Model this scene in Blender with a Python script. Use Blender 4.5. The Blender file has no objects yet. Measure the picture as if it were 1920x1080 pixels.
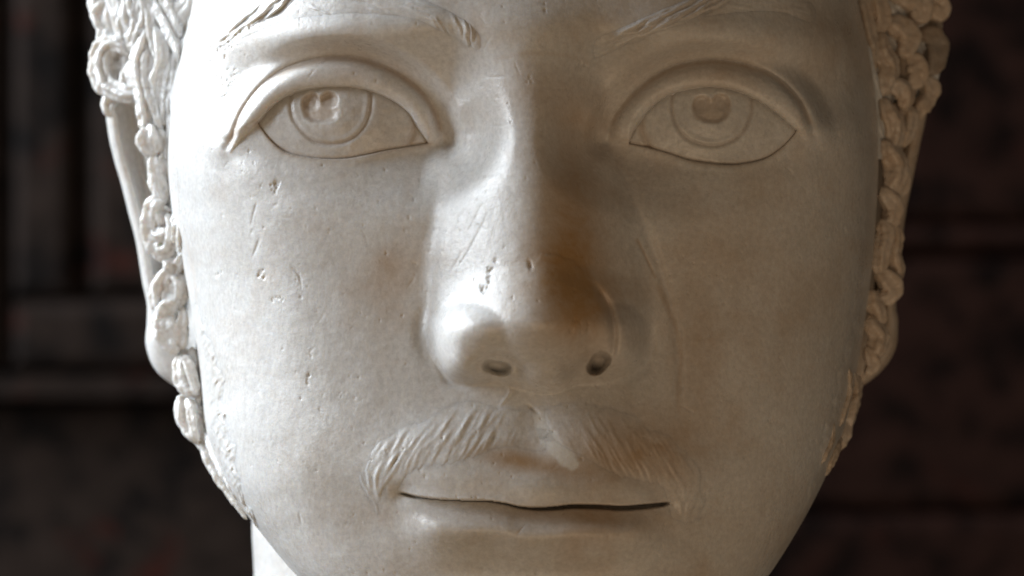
import bpy, math, random
import numpy as np

# ------------------------------------------------------------------ camera, world, lights
S = 0.00012            # metres per photo pixel on the plane of the ears
DC = 0.90              # camera to the plane of the ears (m)
EYE = 1.50             # height of the optical axis (m)
scene = bpy.context.scene
COL = scene.collection

cam = bpy.data.cameras.new("camera")
camo = bpy.data.objects.new("camera", cam)
COL.objects.link(camo)
camo.location = (0, -DC, EYE)
camo.rotation_euler = (math.radians(90), 0, 0)
cam.sensor_width = 36
cam.lens = 36 * DC / (1920 * S)
cam.clip_start, cam.clip_end = 0.01, 50
cam.dof.use_dof = True
cam.dof.focus_distance = DC - 0.055
cam.dof.aperture_fstop = 15
scene.camera = camo

world = bpy.data.worlds.new("World")
scene.world = world
world.use_nodes = True
bg = world.node_tree.nodes["Background"]
bg.inputs[0].default_value = (1.0, 0.80, 0.58, 1)
bg.inputs[1].default_value = 0.085


def area(name, loc, target, sx, sy, power, color):
    l = bpy.data.lights.new(name, 'AREA')
    l.shape = 'RECTANGLE'
    l.size, l.size_y, l.energy, l.color = sx, sy, power, color
    o = bpy.data.objects.new(name, l)
    COL.objects.link(o)
    o.location = loc
    d = np.array(target) - np.array(loc)
    from mathutils import Vector
    o.rotation_euler = Vector(d).to_track_quat('-Z', 'Y').to_euler()
    return o


area("window_light", (-1.62, -0.26, EYE + 0.66), (0, 0, EYE), 0.6, 0.9, 22, (0.86, 0.93, 1.0))
area("added_rim_light", (-1.38, 0.60, EYE + 0.78), (0, 0, EYE + 0.02), 0.5, 0.8, 58, (0.86, 0.93, 1.0))  # added rim lamp without a known source, brightens the left edge and hair
area("room_bounce", (0.05, -1.5, EYE - 0.85), (0, 0, EYE), 1.2, 1.0, 5.9, (1.0, 0.72, 0.46))

scene.view_settings.view_transform = 'Standard'
scene.view_settings.look = 'None'
scene.view_settings.gamma = 1
scene.view_settings.exposure = 0.0

# ------------------------------------------------------------------ helpers


def unproject(px, py, z):
    """photo pixel + height z (in photo pixels, towards the camera) -> world metres"""
    px, py, z = (np.asarray(a, dtype=np.float64) for a in (px, py, z))
    k = (DC - z * S) / DC
    return np.stack([(px - 960) * S * k, -z * S + 0 * k, EYE - (py - 540) * S * k], -1)


def sm(a, b, x):
    t = np.clip((x - a) / (b - a), 0, 1)
    return t * t * (3 - 2 * t)


def spline(keys, y):
    """monotone cubic (PCHIP) through (y, value) keys"""
    k = np.array(keys, dtype=np.float64)
    X, V = k[:, 0], k[:, 1]
    h = np.diff(X)
    dl = np.diff(V) / h
    m = np.zeros_like(V)
    m[0], m[-1] = dl[0], dl[-1]
    for i in range(1, len(X) - 1):
        if dl[i - 1] * dl[i] > 0:
            w1, w2 = 2 * h[i] + h[i - 1], h[i] + 2 * h[i - 1]
            m[i] = (w1 + w2) / (w1 / dl[i - 1] + w2 / dl[i])
    y = np.clip(y, X[0], X[-1])
    i = np.clip(np.searchsorted(X, y) - 1, 0, len(X) - 2)
    t = (y - X[i]) / h[i]
    return ((2 * t**3 - 3 * t**2 + 1) * V[i] + (t**3 - 2 * t**2 + t) * h[i] * m[i]
            + (-2 * t**3 + 3 * t**2) * V[i + 1] + (t**3 - t**2) * h[i] * m[i + 1])


def catmull(pts, n):
    """smooth curve through points (any dimension), n samples"""
    P = np.array(pts, dtype=np.float64)
    if len(P) == 2:
        t = np.linspace(0, 1, n)[:, None]
        return P[0] * (1 - t) + P[1] * t
    P = np.vstack([2 * P[0] - P[1], P, 2 * P[-1] - P[-2]])
    m = len(P) - 3
    u = np.linspace(0, m - 1e-6, n)
    i = u.astype(int)
    t = (u - i)[:, None]
    a, b, c, d = P[i], P[i + 1], P[i + 2], P[i + 3]
    return 0.5 * (2 * b + (c - a) * t + (2 * a - 5 * b + 4 * c - d) * t**2 + (3 * b - a - 3 * c + d) * t**3)


def value_noise(x, y, seed, scale):
    rng = np.random.RandomState(seed)
    T = rng.rand(64, 64)
    x, y = x / scale, y / scale
    xi, yi = np.floor(x).astype(int), np.floor(y).astype(int)
    fx, fy = x - xi, y - yi
    fx, fy = fx * fx * (3 - 2 * fx), fy * fy * (3 - 2 * fy)
    g = lambda a, b: T[b % 64, a % 64]
    return (g(xi, yi) * (1 - fx) * (1 - fy) + g(xi + 1, yi) * fx * (1 - fy)
            + g(xi, yi + 1) * (1 - fx) * fy + g(xi + 1, yi + 1) * fx * fy) * 2 - 1


def fbm(x, y, seed, scale, octs=3):
    r = 0
    for o in range(octs):
        r = r + value_noise(x + 31 * o, y + 17 * o, seed + o, scale / 2**o) / 2**o
    return r


def link_mesh(name, verts, quads, mat, parent=None, stain=None, tris=None):
    me = bpy.data.meshes.new(name)
    verts = np.asarray(verts, dtype=np.float32).reshape(-1, 3)
    quads = np.asarray(quads, dtype=np.int32).reshape(-1, 4)
    loops = quads.ravel()
    starts = np.arange(len(quads)) * 4
    totals = np.full(len(quads), 4)
    if tris is not None and len(tris):
        tris = np.asarray(tris, dtype=np.int32)
        starts = np.concatenate([starts, len(loops) + np.arange(len(tris)) * 3])
        totals = np.concatenate([totals, np.full(len(tris), 3)])
        loops = np.concatenate([loops, tris.ravel()])
    me.vertices.add(len(verts))
    me.vertices.foreach_set("co", verts.ravel())
    me.loops.add(len(loops))
    me.loops.foreach_set("vertex_index", loops)
    me.polygons.add(len(starts))
    me.polygons.foreach_set("loop_start", starts.astype(np.int32))
    me.polygons.foreach_set("loop_total", totals.astype(np.int32))
    me.polygons.foreach_set("use_smooth", np.ones(len(starts), dtype=bool))
    me.update(calc_edges=True)
    me.validate()
    if stain is not None:
        for key, arr in stain.items():
            at = me.attributes.new(key, 'FLOAT', 'POINT')
            at.data.foreach_set("value", np.asarray(arr, dtype=np.float32).ravel())
    me.materials.append(mat)
    o = bpy.data.objects.new(name, me)
    COL.objects.link(o)
    if parent is not None:
        o.parent = parent
        o.matrix_parent_inverse = parent.matrix_basis.inverted()
    return o


def grid_quads(nr, nc, wrap=False):
    r = np.arange(nr - 1)[:, None]
    c = np.arange(nc if wrap else nc - 1)[None, :]
    c1 = (c + 1) % nc
    a = r * nc + c
    b = r * nc + c1
    d = (r + 1) * nc + c
    e = (r + 1) * nc + c1
    return np.stack([a, d, e, b], -1).reshape(-1, 4)


# ------------------------------------------------------------------ materials
def node_mat(name):
    m = bpy.data.materials.new(name)
    m.use_nodes = True
    nt = m.node_tree
    return m, nt, nt.nodes["Principled BSDF"], nt.nodes.new, nt.links.new


def ramp(N, stops):
    r = N("ShaderNodeValToRGB")
    e = r.color_ramp.elements
    while len(e) < len(stops):
        e.new(0.5)
    for el, (p, c) in zip(e, stops):
        el.position = p
        el.color = (*c, 1) if len(c) == 3 else c
    return r


def marble_material(name="marble", patina=0.0):  # patina: even extra brown, also used to dim the right hair and ear
    m, nt, P, N, Lk = node_mat(name)
    tc = N("ShaderNodeTexCoord")

    def noise(scale, detail=5, rough=0.6, dist=0.0):
        n = N("ShaderNodeTexNoise")
        n.inputs["Scale"].default_value = scale
        n.inputs["Detail"].default_value = detail
        n.inputs["Roughness"].default_value = rough
        n.inputs["Distortion"].default_value = dist
        Lk(tc.outputs["Object"], n.inputs["Vector"])
        return n

    def mix(fac, a, b, mode='MIX'):
        x = N("ShaderNodeMix")
        x.data_type = 'RGBA'
        x.blend_type = mode
        for s, v in ((x.inputs[0], fac), (x.inputs[6], a), (x.inputs[7], b)):
            if isinstance(v, (int, float)):
                s.default_value = v
            elif isinstance(v, tuple):
                s.default_value = (*v, 1)
            else:
                Lk(v, s)
        return x.outputs[2]

    def math_(op, a, b=0.0):
        x = N("ShaderNodeMath")
        x.operation = op
        x.use_clamp = False
        for s, v in ((x.inputs[0], a), (x.inputs[1], b)):
            if isinstance(v, (int, float)):
                s.default_value = v
            else:
                Lk(v, s)
        return x.outputs[0]

    big = noise(28, 6, 0.62, 0.6)
    bigr = ramp(N, [(0.34, (0.69, 0.672, 0.64)), (0.50, (0.755, 0.745, 0.725)), (0.68, (0.79, 0.785, 0.77))])
    Lk(big.outputs[0], bigr.inputs[0])
    # tan blotches
    blot = noise(60, 7, 0.68, 1.0)
    blr = ramp(N, [(0.52, (0, 0, 0)), (0.72, (1, 1, 1))])
    Lk(blot.outputs[0], blr.inputs[0])
    c = mix(math_('MULTIPLY', blr.outputs[0], 0.24), bigr.outputs[0], (0.60, 0.47, 0.36))
    # fine crystalline grain
    gr = noise(900, 3, 0.7)
    grr = ramp(N, [(0.3, (0.74, 0.74, 0.74)), (0.7, (1.06, 1.06, 1.06))])
    Lk(gr.outputs[0], grr.inputs[0])
    c = mix(0.7, c, grr.outputs[0], 'MULTIPLY')
    # specks
    sp = noise(330, 4, 0.75, 0.5)
    spr = ramp(N, [(0.66, (0, 0, 0)), (0.76, (1, 1, 1))])
    Lk(sp.outputs[0], spr.inputs[0])
    c = mix(math_('MULTIPLY', spr.outputs[0], 0.30), c, (0.36, 0.30, 0.25))
    # brown patina and darker grey areas, shapes stored on the mesh, broken up by noise
    at = N("ShaderNodeAttribute")
    at.attribute_name = "stain"
    brk = noise(120, 6, 0.7, 0.8)
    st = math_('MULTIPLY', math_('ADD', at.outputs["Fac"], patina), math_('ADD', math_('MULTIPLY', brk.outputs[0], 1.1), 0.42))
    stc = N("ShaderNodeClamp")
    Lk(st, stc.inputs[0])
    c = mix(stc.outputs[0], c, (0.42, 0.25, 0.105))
    ag = N("ShaderNodeAttribute")
    ag.attribute_name = "grey_tone"
    gd = math_('MULTIPLY', ag.outputs["Fac"], math_('ADD', math_('MULTIPLY', brk.outputs[0], 0.9), 0.5))
    gdc = N("ShaderNodeClamp")
    Lk(gd, gdc.inputs[0])
    c = mix(gdc.outputs[0], c, (0.27, 0.25, 0.225))
    af = N("ShaderNodeAttribute")
    af.attribute_name = "fresh"
    c = mix(math_('MULTIPLY', af.outputs["Fac"], 0.5), c, (0.80, 0.77, 0.70))
    Lk(c, P.inputs["Base Color"])
    # polish
    rn = noise(46, 6, 0.65)
    rr = ramp(N, [(0.3, (0.27, 0.27, 0.27)), (0.7, (0.42, 0.42, 0.42))])
    Lk(rn.outputs[0], rr.inputs[0])
    ro = N("ShaderNodeAttribute")
    ro.attribute_name = "rough"
    rfine = noise(420, 3, 0.7)
    rsum = math_('ADD', rr.outputs[0], math_('MULTIPLY', math_('SUBTRACT', rfine.outputs[0], 0.5), 0.35))
    Lk(math_('ADD', rsum, math_('MULTIPLY', ro.outputs["Fac"], 0.35)), P.inputs["Roughness"])
    P.inputs["Specular IOR Level"].default_value = 0.55
    P.inputs["Subsurface Weight"].default_value = 0.4
    P.inputs["Subsurface Radius"].default_value = (1.0, 0.8, 0.6)
    P.inputs["Subsurface Scale"].default_value = 0.0026
    b1 = noise(520, 5, 0.7)
    b2 = noise(110, 4, 0.55)
    hsum = math_('ADD', math_('MULTIPLY', b1.outputs[0], 0.34), math_('MULTIPLY', b2.outputs[0], 0.9))
    bp = N("ShaderNodeBump")
    bp.inputs["Strength"].default_value = 0.55
    bp.inputs["Distance"].default_value = 0.0006
    Lk(hsum, bp.inputs["Height"])
    Lk(bp.outputs[0], P.inputs["Normal"])
    return m


def wall_material(name, base, dark, red, tint=1.0):
    m, nt, P, N, Lk = node_mat(name)
    tc = N("ShaderNodeTexCoord")
    n1 = N("ShaderNodeTexNoise")
    n1.inputs["Scale"].default_value = 55
    n1.inputs["Detail"].default_value = 6
    Lk(tc.outputs["Object"], n1.inputs["Vector"])
    n2 = N("ShaderNodeTexNoise")
    n2.inputs["Scale"].default_value = 38
    n2.inputs["Detail"].default_value = 3
    Lk(tc.outputs["Object"], n2.inputs["Vector"])
    v = N("ShaderNodeTexVoronoi")
    v.inputs["Scale"].default_value = 48
    Lk(n1.outputs["Color"], v.inputs["Vector"]) if False else Lk(tc.outputs["Object"], v.inputs["Vector"])
    r1 = ramp(N, [(0.38, dark), (0.50, base), (0.75, tuple(x * 1.5 for x in base))])
    Lk(n1.outputs[0], r1.inputs[0])
    r2 = ramp(N, [(0.62, (0, 0, 0)), (0.70, (1, 1, 1))])
    Lk(n2.outputs[0], r2.inputs[0])
    mx = N("ShaderNodeMix")
    mx.data_type = 'RGBA'
    Lk(r2.outputs[0], mx.inputs[0])
    Lk(r1.outputs[0], mx.inputs[6])
    mx.inputs[7].default_value = (*red, 1)
    r3 = ramp(N, [(0.10, (1, 1, 1)), (0.22, (0, 0, 0))])
    Lk(v.outputs["Distance"], r3.inputs[0])
    mx2 = N("ShaderNodeMix")
    mx2.data_type = 'RGBA'
    Lk(r3.outputs[0], mx2.inputs[0])
    Lk(mx.outputs[2], mx2.inputs[6])
    mx2.inputs[7].default_value = (*dark, 1)
    Lk(mx2.outputs[2], P.inputs["Base Color"])
    P.inputs["Roughness"].default_value = 0.6
    P.inputs["Specular IOR Level"].default_value = 0.06
    bp = N("ShaderNodeBump")
    bp.inputs["Strength"].default_value = 0.4
    bp.inputs["Distance"].default_value = 0.002
    Lk(n1.outputs[0], bp.inputs["Height"])
    Lk(bp.outputs[0], P.inputs["Normal"])
    return m


MARBLE = marble_material()
MARBLE_BROWN_DIM = marble_material("marble_brown_dimmed", 0.55)   # brown patina with dimness painted in for the right hair and ear
STONE = wall_material("brown_breccia", (0.0185, 0.0128, 0.0105), (0.0062, 0.005, 0.0048), (0.036, 0.011, 0.008))
STONE_SHADED = wall_material("shaded_breccia", (0.0175, 0.0078, 0.0058), (0.005, 0.0026, 0.0022), (0.024, 0.0085, 0.006))  # redder breccia with the right side's shade put into its colour

# ------------------------------------------------------------------ wall behind the bust
WALL_Y = 1.00          # metres behind the ears


def wx(px, yw):
    return (px - 960) * S * (DC + yw) / DC


def wz(py, yw):
    return EYE - (py - 540) * S * (DC + yw) / DC


def slab(name, px0, px1, py0, py1, proud, mat, parent, bev=0.006, thick=0.03):
    """one bevelled stone slab with its front `proud` metres in front of the wall face"""
    yf = WALL_Y - proud
    x0, x1, z1, z0 = wx(px0, yf), wx(px1, yf), wz(py0, yf), wz(py1, yf)
    yb = yf + thick
    b = bev
    V = []
    for (y, i) in ((yb, 0), (yf + b, 0), (yf + b * 0.3, b * 0.3), (yf, b)):
        V += [(x0 + i, y, z0 + i), (x1 - i, y, z0 + i), (x1 - i, y, z1 - i), (x0 + i, y, z1 - i)]
    Q = []
    for k in range(3):
        for j in range(4):
            Q.append((k * 4 + j, k * 4 + (j + 1) % 4, k * 4 + 4 + (j + 1) % 4, k * 4 + 4 + j))
    Q.append((12, 13, 14, 15))
    Q.append((3, 2, 1, 0))
    o = link_mesh(name, V, Q, mat, parent)
    o.data.polygons.foreach_set("use_smooth", np.zeros(len(Q), dtype=bool))
    return o


wall = link_mesh("wall", [(-2.2, WALL_Y + 0.031, 0), (2.2, WALL_Y + 0.031, 0), (2.2, WALL_Y + 0.031, 3), (-2.2, WALL_Y + 0.031, 3)],
                 [(0, 1, 2, 3)], STONE_SHADED)
wall["kind"] = "structure"
wall["label"] = "dark brown breccia wall of framed stone panels, out of focus behind the bust"
# frame members and panels seen left of the head
slab("stone_stile", -300, 8, -500, 700, 0.012, STONE, wall)
slab("stone_stile", 18, 137, -500, 560, 0.010, STONE, wall)
slab("stone_rail", 18, 620, 562, 694, 0.010, STONE, wall)
slab("panel_moulding", 139, 158, -500, 560, 0.004, STONE, wall, 0.004)
slab("stone_panel", 160, 900, -500, 560, 0.006, STONE, wall, 0.008)
slab("moulding_strip", -300, 700, 704, 742, 0.020, STONE, wall, 0.010)
slab("stone_block", -300, 700, 748, 1700, 0.006, STONE, wall)
# right of the head: courses with that side's shade painted into the stone
slab("stone_block", 1200, 2300, -500, 418, 0.004, STONE_SHADED, wall)
slab("moulding_strip", 1200, 2300, 419, 481, 0.006, STONE_SHADED, wall, 0.008)
slab("stone_block", 1200, 2300, 482, 960, 0.004, STONE_SHADED, wall)
slab("stone_block", 1200, 2300, 966, 1700, 0.008, STONE_SHADED, wall)

# ------------------------------------------------------------------ the head: base form
L_KEYS = [(-780, 975), (-740, 760), (-660, 610), (-500, 470), (-300, 400), (-100, 374), (0, 362), (100, 341), (200, 321), (300, 315),
          (400, 323), (500, 344), (600, 362), (700, 376), (800, 386), (850, 399), (900, 420), (950, 452), (1000, 490), (1050, 530),
          (1080, 557), (1150, 640), (1220, 760), (1268, 900), (1285, 985)]
R_KEYS = [(-780, 985), (-740, 1200), (-660, 1350), (-500, 1490), (-300, 1560), (-100, 1595), (0, 1608), (100, 1630), (200, 1643), (300, 1647),
          (400, 1643), (500, 1635), (600, 1622), (700, 1606), (750, 1596), (800, 1584), (850, 1566), (900, 1545), (950, 1520),
          (1000, 1492), (1050, 1461), (1080, 1440), (1150, 1360), (1220, 1235), (1268, 1090), (1285, 995)]
ZF_KEYS = [(-780, -340), (-740, -60), (-660, 140), (-500, 340), (-300, 470), (-100, 535), (0, 552), (100, 555), (300, 548), (500, 548), (700, 565),
           (900, 580), (1000, 585), (1080, 582), (1150, 565), (1220, 500), (1268, 380), (1285, 260)]
ZC_KEYS = [(-780, -350), (-400, -120), (0, -30), (600, 0), (800, 40), (900, 90), (1000, 150), (1100, 200), (1285, 250)]
ZB_KEYS = [(-780, -350), (-740, -650), (-500, -1000), (0, -1100), (500, -950), (800, -600), (1000, -250), (1100, 0), (1285, 240)]
PW = 2.7


def Lf(y): return spline(L_KEYS, y)
def Rf(y): return spline(R_KEYS, y)
def ZFf(y): return spline(ZF_KEYS, y)
def ZCf(y): return spline(ZC_KEYS, y)
def ZBf(y): return spline(ZB_KEYS, y)


def base_front(x, y):
    l, r = Lf(y), Rf(y)
    c, w = (l + r) / 2, (r - l) / 2
    u = np.clip(np.abs(x - c) / w, 0, 1)
    zc = ZCf(y)
    return zc + (ZFf(y) - zc) * np.clip(1 - u**PW, 0, 1)**(1 / PW), u


# raster on which the features are carved (1 sample per photo pixel)
RX0, RY0, RW, RH = 260, -100, 1440, 1380
gx = np.arange(RX0, RX0 + RW, dtype=np.float64)
gy = np.arange(RY0, RY0 + RH, dtype=np.float64)
X, Y = np.meshgrid(gx, gy)
lR, rR = Lf(gy)[:, None], Rf(gy)[:, None]
cR, wR = (lR + rR) / 2, np.maximum((rR - lR) / 2, 5)
UU = np.clip(np.abs(X - cR) / wR, 0, 1)
zcR, zfR = ZCf(gy)[:, None], ZFf(gy)[:, None]
F = zcR + (zfR - zcR) * np.clip(1 - UU**PW, 0, 1)**(1 / PW)


def G(x0, y0, sx, sy, rot=0.0):
    dx, dy = X - x0, Y - y0
    if rot:
        c, s = math.cos(math.radians(rot)), math.sin(math.radians(rot))
        dx, dy = dx * c + dy * s, -dx * s + dy * c
    return np.exp(-0.5 * ((dx / sx)**2 + (dy / sy)**2))


def smax(a, b, k):
    h = np.maximum(k - np.abs(a - b), 0) / k
    return np.maximum(a, b) + h * h * k * 0.25


def smin(a, b, k):
    return -smax(-a, -b, k)


def window(x0, x1, y0, y1):
    i0, i1 = max(0, int(y0) - RY0), min(RH, int(y1) - RY0 + 1)
    j0, j1 = max(0, int(x0) - RX0), min(RW, int(x1) - RX0 + 1)
    return (slice(i0, i1), slice(j0, j1)) if i1 > i0 and j1 > j0 else None


def stroke_dist(pts, reach, n=None):
    """distance to a smooth curve and position along it, in a window"""
    P = np.array(pts, dtype=np.float64)
    if n is None:
        ln = np.sum(np.hypot(*np.diff(P, axis=0).T))
        n = max(4, int(ln / 2.0))
    C = catmull(P, n)
    w = window(C[:, 0].min() - reach, C[:, 0].max() + reach, C[:, 1].min() - reach, C[:, 1].max() + reach)
    if w is None:
        return None
    x, y = X[w], Y[w]
    best = np.full(x.shape, 1e9)
    tt = np.zeros(x.shape)
    for i in range(n):
        d = (x - C[i, 0])**2 + (y - C[i, 1])**2
        m = d < best
        best[m] = d[m]
        tt[m] = i / (n - 1)
    return w, np.sqrt(best), tt


def groove(A, pts, width, depth, taper=True):
    """add depth*gaussian(dist/width) along a curve; tapered towards both ends"""
    r = stroke_dist(pts, width * 3)
    if r is None:
        return
    w, d, t = r
    k = np.sin(np.pi * np.clip(t * 0.94 + 0.03, 0, 1))**0.6 if taper else 1.0
    A[w] += depth * np.exp(-(d / width)**2) * k


def ellipsoid(x0, y0, rx, ry, z0, rz, rot=0.0, e=2.0, p=2.6):
    dx, dy = X - x0, Y - y0
    if rot:
        c, s = math.cos(math.radians(rot)), math.sin(math.radians(rot))
        dx, dy = dx * c + dy * s, -dx * s + dy * c
    r = (np.abs(dx / rx)**e + np.abs(dy / ry)**e)**(1 / e)
    return z0 + rz * (1 - np.minimum(r, 2.6)**p - 0.6 * np.maximum(np.minimum(r, 3.0) - 0.9, 0))


Z = F.copy()
# --- broad forms
Z += 34 * G(640, 62, 190, 34, -4) + 34 * G(1345, 66, 190, 34, 4)         # brow ridges
Z += 22 * G(985, 40, 90, 70)                                            # glabella
Z -= 56 * G(655, 172, 150, 68) + 56 * G(1330, 176, 150, 68)             # orbits
Z -= 30 * G(856, 205, 44, 90) + 34 * G(1126, 208, 44, 90)               # inner corners
Z += 4 * G(830, 430, 70, 120)             # tear troughs
Z += 9 * G(520, 430, 130, 120) + 9 * G(1470, 430, 130, 120)           # cheek bones
Z += 10 * G(600, 640, 150, 140) + 10 * G(1390, 640, 150, 140)           # cheeks
Z -= 16 * G(420, 40, 60, 110) + 16 * G(1570, 40, 60, 110)               # temples
Z += 40 * G(995, 880, 210, 110)                                         # muzzle
Z -= 12 * G(705, 960, 60, 60) + 12 * G(1290, 975, 60, 60)               # mouth corner hollows
Z -= 22 * G(995, 1085, 150, 26)                                         # under the lower lip
Z += 35 * G(995, 1180, 150, 60)                                         # chin

# --- nose
NCX = [(80, 985), (200, 992), (350, 1000), (500, 1006), (620, 1012), (760, 1012)]
NH = [(-20, 0), (10, 2), (50, 10), (100, 27), (150, 46), (200, 64), (280, 86), (360, 108), (450, 126), (540, 140), (600, 142), (650, 112), (690, 55), (725, 8), (760, 0)]
NWL = [(-20, 140), (50, 140), (130, 144), (200, 156), (300, 176), (400, 198), (480, 216), (560, 224), (640, 212), (760, 190)]
ncx, nh = spline(NCX, gy)[:, None], spline(NH, gy)[:, None]
nwl = spline(NWL, gy)[:, None]
q = np.abs(X - ncx) / nwl
# round the ridge: soften the crest of the triangular term
crest = np.sqrt(q * q + 0.20**2) - 0.20
prof = 0.30 * (1 - np.clip(q, 0, 1)**2.4)**1.5 + 0.15 * np.cos(np.clip(q, 0, 1) * np.pi / 2)**2 + 0.55 * np.clip(1 - crest / 0.82, 0, 1)
prof = prof * sm(1.06, 0.8, q)
nose = Z + nh * prof
tip = ellipsoid(1010, 618, 138, 104, 606, 82, p=2.1)
wl = ellipsoid(886, 648, 70, 76, 566, 104, 12, 2.2)
wr = ellipsoid(1143, 640, 66, 74, 566, 90, -10, 2.2)
kk = 20 + 120 * sm(700, 600, Y)
nz = smax(nose, tip, kk)
nz = smax(nz, wl, kk + 6)
nz = smax(nz, wr, 18 + 50 * sm(700, 600, Y))
col = ellipsoid(1022, 690, 60, 44, 596, 62)
nz = smax(nz, col, 30)
Z = nz
# nostrils
for (x0, y0, rx, ry, dz, rot) in ((931, 690, 27, 13, 46, 10), (1123, 681, 25, 15, 60, -38)):
    dx, dy = X - x0, Y - y0
    c, s = math.cos(math.radians(rot)), math.sin(math.radians(rot))
    r = np.hypot((dx * c + dy * s) / rx, (-dx * s + dy * c) / ry) + 0.14 * fbm(X, Y, 81, 22, 2)
    Z -= dz * sm(1.25, 0.45, r)
groove(Z, [(884, 704), (900, 684), (930, 669), (962, 682), (982, 704)], 11, -19)
groove(Z, [(1050, 712), (1084, 694), (1112, 668), (1136, 662)], 10, -12)
groove(Z, [(1116, 535), (1140, 572), (1152, 620), (1148, 672)], 7, -16)
groove(Z, [(812, 620), (816, 664), (838, 712), (870, 728)], 7, -6)
groove(Z, [(1218, 590), (1224, 640), (1210, 690), (1172, 718)], 9, -5)
# repair line across the tip
rep = sm(486, 496, Y + 14 * np.sin((X - 990) / 24) + 5 * fbm(X, Y, 5, 18)) * sm(960, 1040, X) * sm(1130, 1080, X) * sm(640, 520, Y)
Z += 2 * rep
# nasolabial lines
groove(Z, [(1160, 300), (1195, 390), (1235, 500), (1262, 600), (1274, 700), (1268, 770)], 9, -6)
groove(Z, [(808, 560), (790, 600), (788, 640), (816, 696)], 12, -5)

# --- eyes
EYES = [
    dict(xe=640, ye=215, tilt=0.10, zc=482,
         crease=[(424, 276), (432, 266), (450, 220), (475, 182), (505, 152), (540, 130), (575, 118), (617, 111), (662, 111), (700, 119), (745, 140), (782, 167), (810, 202), (826, 240), (830, 262)],
         upper=[(432, 286), (450, 262), (482, 231), (507, 201), (540, 177), (575, 165), (620, 160), (665, 161), (700, 170), (737, 187), (767, 210), (786, 240), (804, 268)],
         lower=[(482, 231), (492, 245), (507, 264), (532, 284), (565, 294), (612, 299), (650, 298), (687, 291), (725, 282), (762, 276), (804, 269)],
         x0=482, x1=804, iris=(620, 194), pupil=((584, 193), (616, 189), (601, 218)), car=[(776, 222), (778, 240), (768, 266)]),
    dict(xe=1336, ye=222, tilt=-0.10, zc=482,
         crease=[(1140, 262), (1146, 232), (1162, 208), (1192, 174), (1230, 145), (1275, 125), (1330, 116), (1380, 121), (1430, 135), (1467, 157), (1500, 192), (1518, 228), (1526, 252)],
         upper=[(1179, 266), (1192, 236), (1220, 200), (1255, 175), (1292, 164), (1330, 160), (1370, 165), (1410, 180), (1450, 205), (1480, 230), (1495, 244), (1512, 262)],
         lower=[(1179, 270), (1220, 279), (1255, 289), (1292, 301), (1330, 307), (1370, 310), (1405, 306), (1437, 297), (1465, 278), (1485, 258), (1495, 245)],
         x0=1179, x1=1495, iris=(1335, 198), pupil=((1316, 197), (1352, 194), (1334, 217)), car=[(1203, 220), (1202, 244), (1216, 276)]),
]


def eye_surface(e, x, y):
    dx, dy = x - e['xe'], y - e['ye']
    return e['zc'] + e['tilt'] * dx - 80.0 * (np.sqrt(1 + (dx / 150.0)**2) - 1) - 45.0 * (np.sqrt(1 + (dy / 90.0)**2) - 1) + 0.10 * np.maximum(dy, 0) + 0.30 * (np.sqrt((dy - 80.0)**2 + 400) + dy - 80.0)


for e in EYES:
    s_in = 1 if e['tilt'] > 0 else -1
    w = window(e['xe'] - 340, e['xe'] + 340, 10, 500)
    x, y = X[w], Y[w]
    E = eye_surface(e, x, y)
    yc = spline(e['crease'], x)
    yu = spline(e['upper'], x)
    yl = spline(e['lower'], x)
    xa, xb = e['crease'][0][0], e['crease'][-1][0]
    # true distance outside the lid area (crease above, lower lid below)
    def curve_dist(pts, n):
        C = catmull(pts, n)
        best = np.full(x.shape, 1e9)
        for p in C:
            best = np.minimum(best, (x - p[0])**2 + (y - p[1])**2)
        return np.sqrt(best)
    lo = e['lower']
    lm = len(lo) // 2
    lowx = [e['crease'][0]] + [(p[0], p[1] + 8) for p in lo[lm - 2:lm + 3]] + [e['crease'][-1]]
    yl2 = spline(sorted(lowx), x)
    dcr, dlo = curve_dist(e['crease'], 160), curve_dist(sorted(lowx), 160)
    inside = (x > xa) & (x < xb) & (y > yc) & (y < yl2)
    sgd = np.where(inside, -1, 1)
    dC = sgd * dcr
    dL = np.where(y > yl, 1, -1) * curve_dist(e['lower'], 160)
    out = np.where(inside, -1.0, np.minimum(dcr, dlo))
    wup = sm(-25, 25, dlo - dcr)
    Wt = wup * (1 - sm(0, 48, out)) + (1 - wup) * (1 - sm(0, 140, out))
    lid = E + 3.5 + 6 * sm(-6, 10, (yu + yl) / 2 - y)
    Z[w] = Z[w] * (1 - Wt) + lid * Wt
    # upper lid band: a rounded strip standing proud of the eyeball
    sb = (y - yc) / np.maximum(yu - yc, 6)
    band = sm(xa, xa + 26, x) * sm(xb + 2, xb - 30, x)
    inb = np.clip(np.sin(np.pi * np.clip(sb * 0.86 + 0.10, 0, 1)), 0, 1)**0.7 * (sb > -0.1) * (sb < 1.12)
    Z[w] += 15 * inb * band
    # carve the crease above it
    r = stroke_dist(e['crease'], 40, 200)
    ww, d, t = r
    Z[ww] -= 13 * np.exp(-(d / 8)**2) * np.sin(np.pi * np.clip(t, 0.03, 0.97))**0.45
    # opening
    ino = (x > e['x0']) & (x < e['x1']) & (y > yu) & (y < yl)
    o = np.where(ino, 1, -1) * np.minimum(curve_dist([p for p in e['upper'] if e['x0'] <= p[0] <= e['x1']], 160), np.abs(dL))
    Z[w] -= 15 * sm(-0.5, 4.0, o) + 32 * sm(7, 18, o)
    # lower lid rim
    Z[w] += 1.6 * np.exp(-((dL - 7) / 7)**2) * (dL > -4) * sm(e['x0'], e['x0'] + 30, x) * sm(e['x1'], e['x1'] - 30, x)
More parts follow.
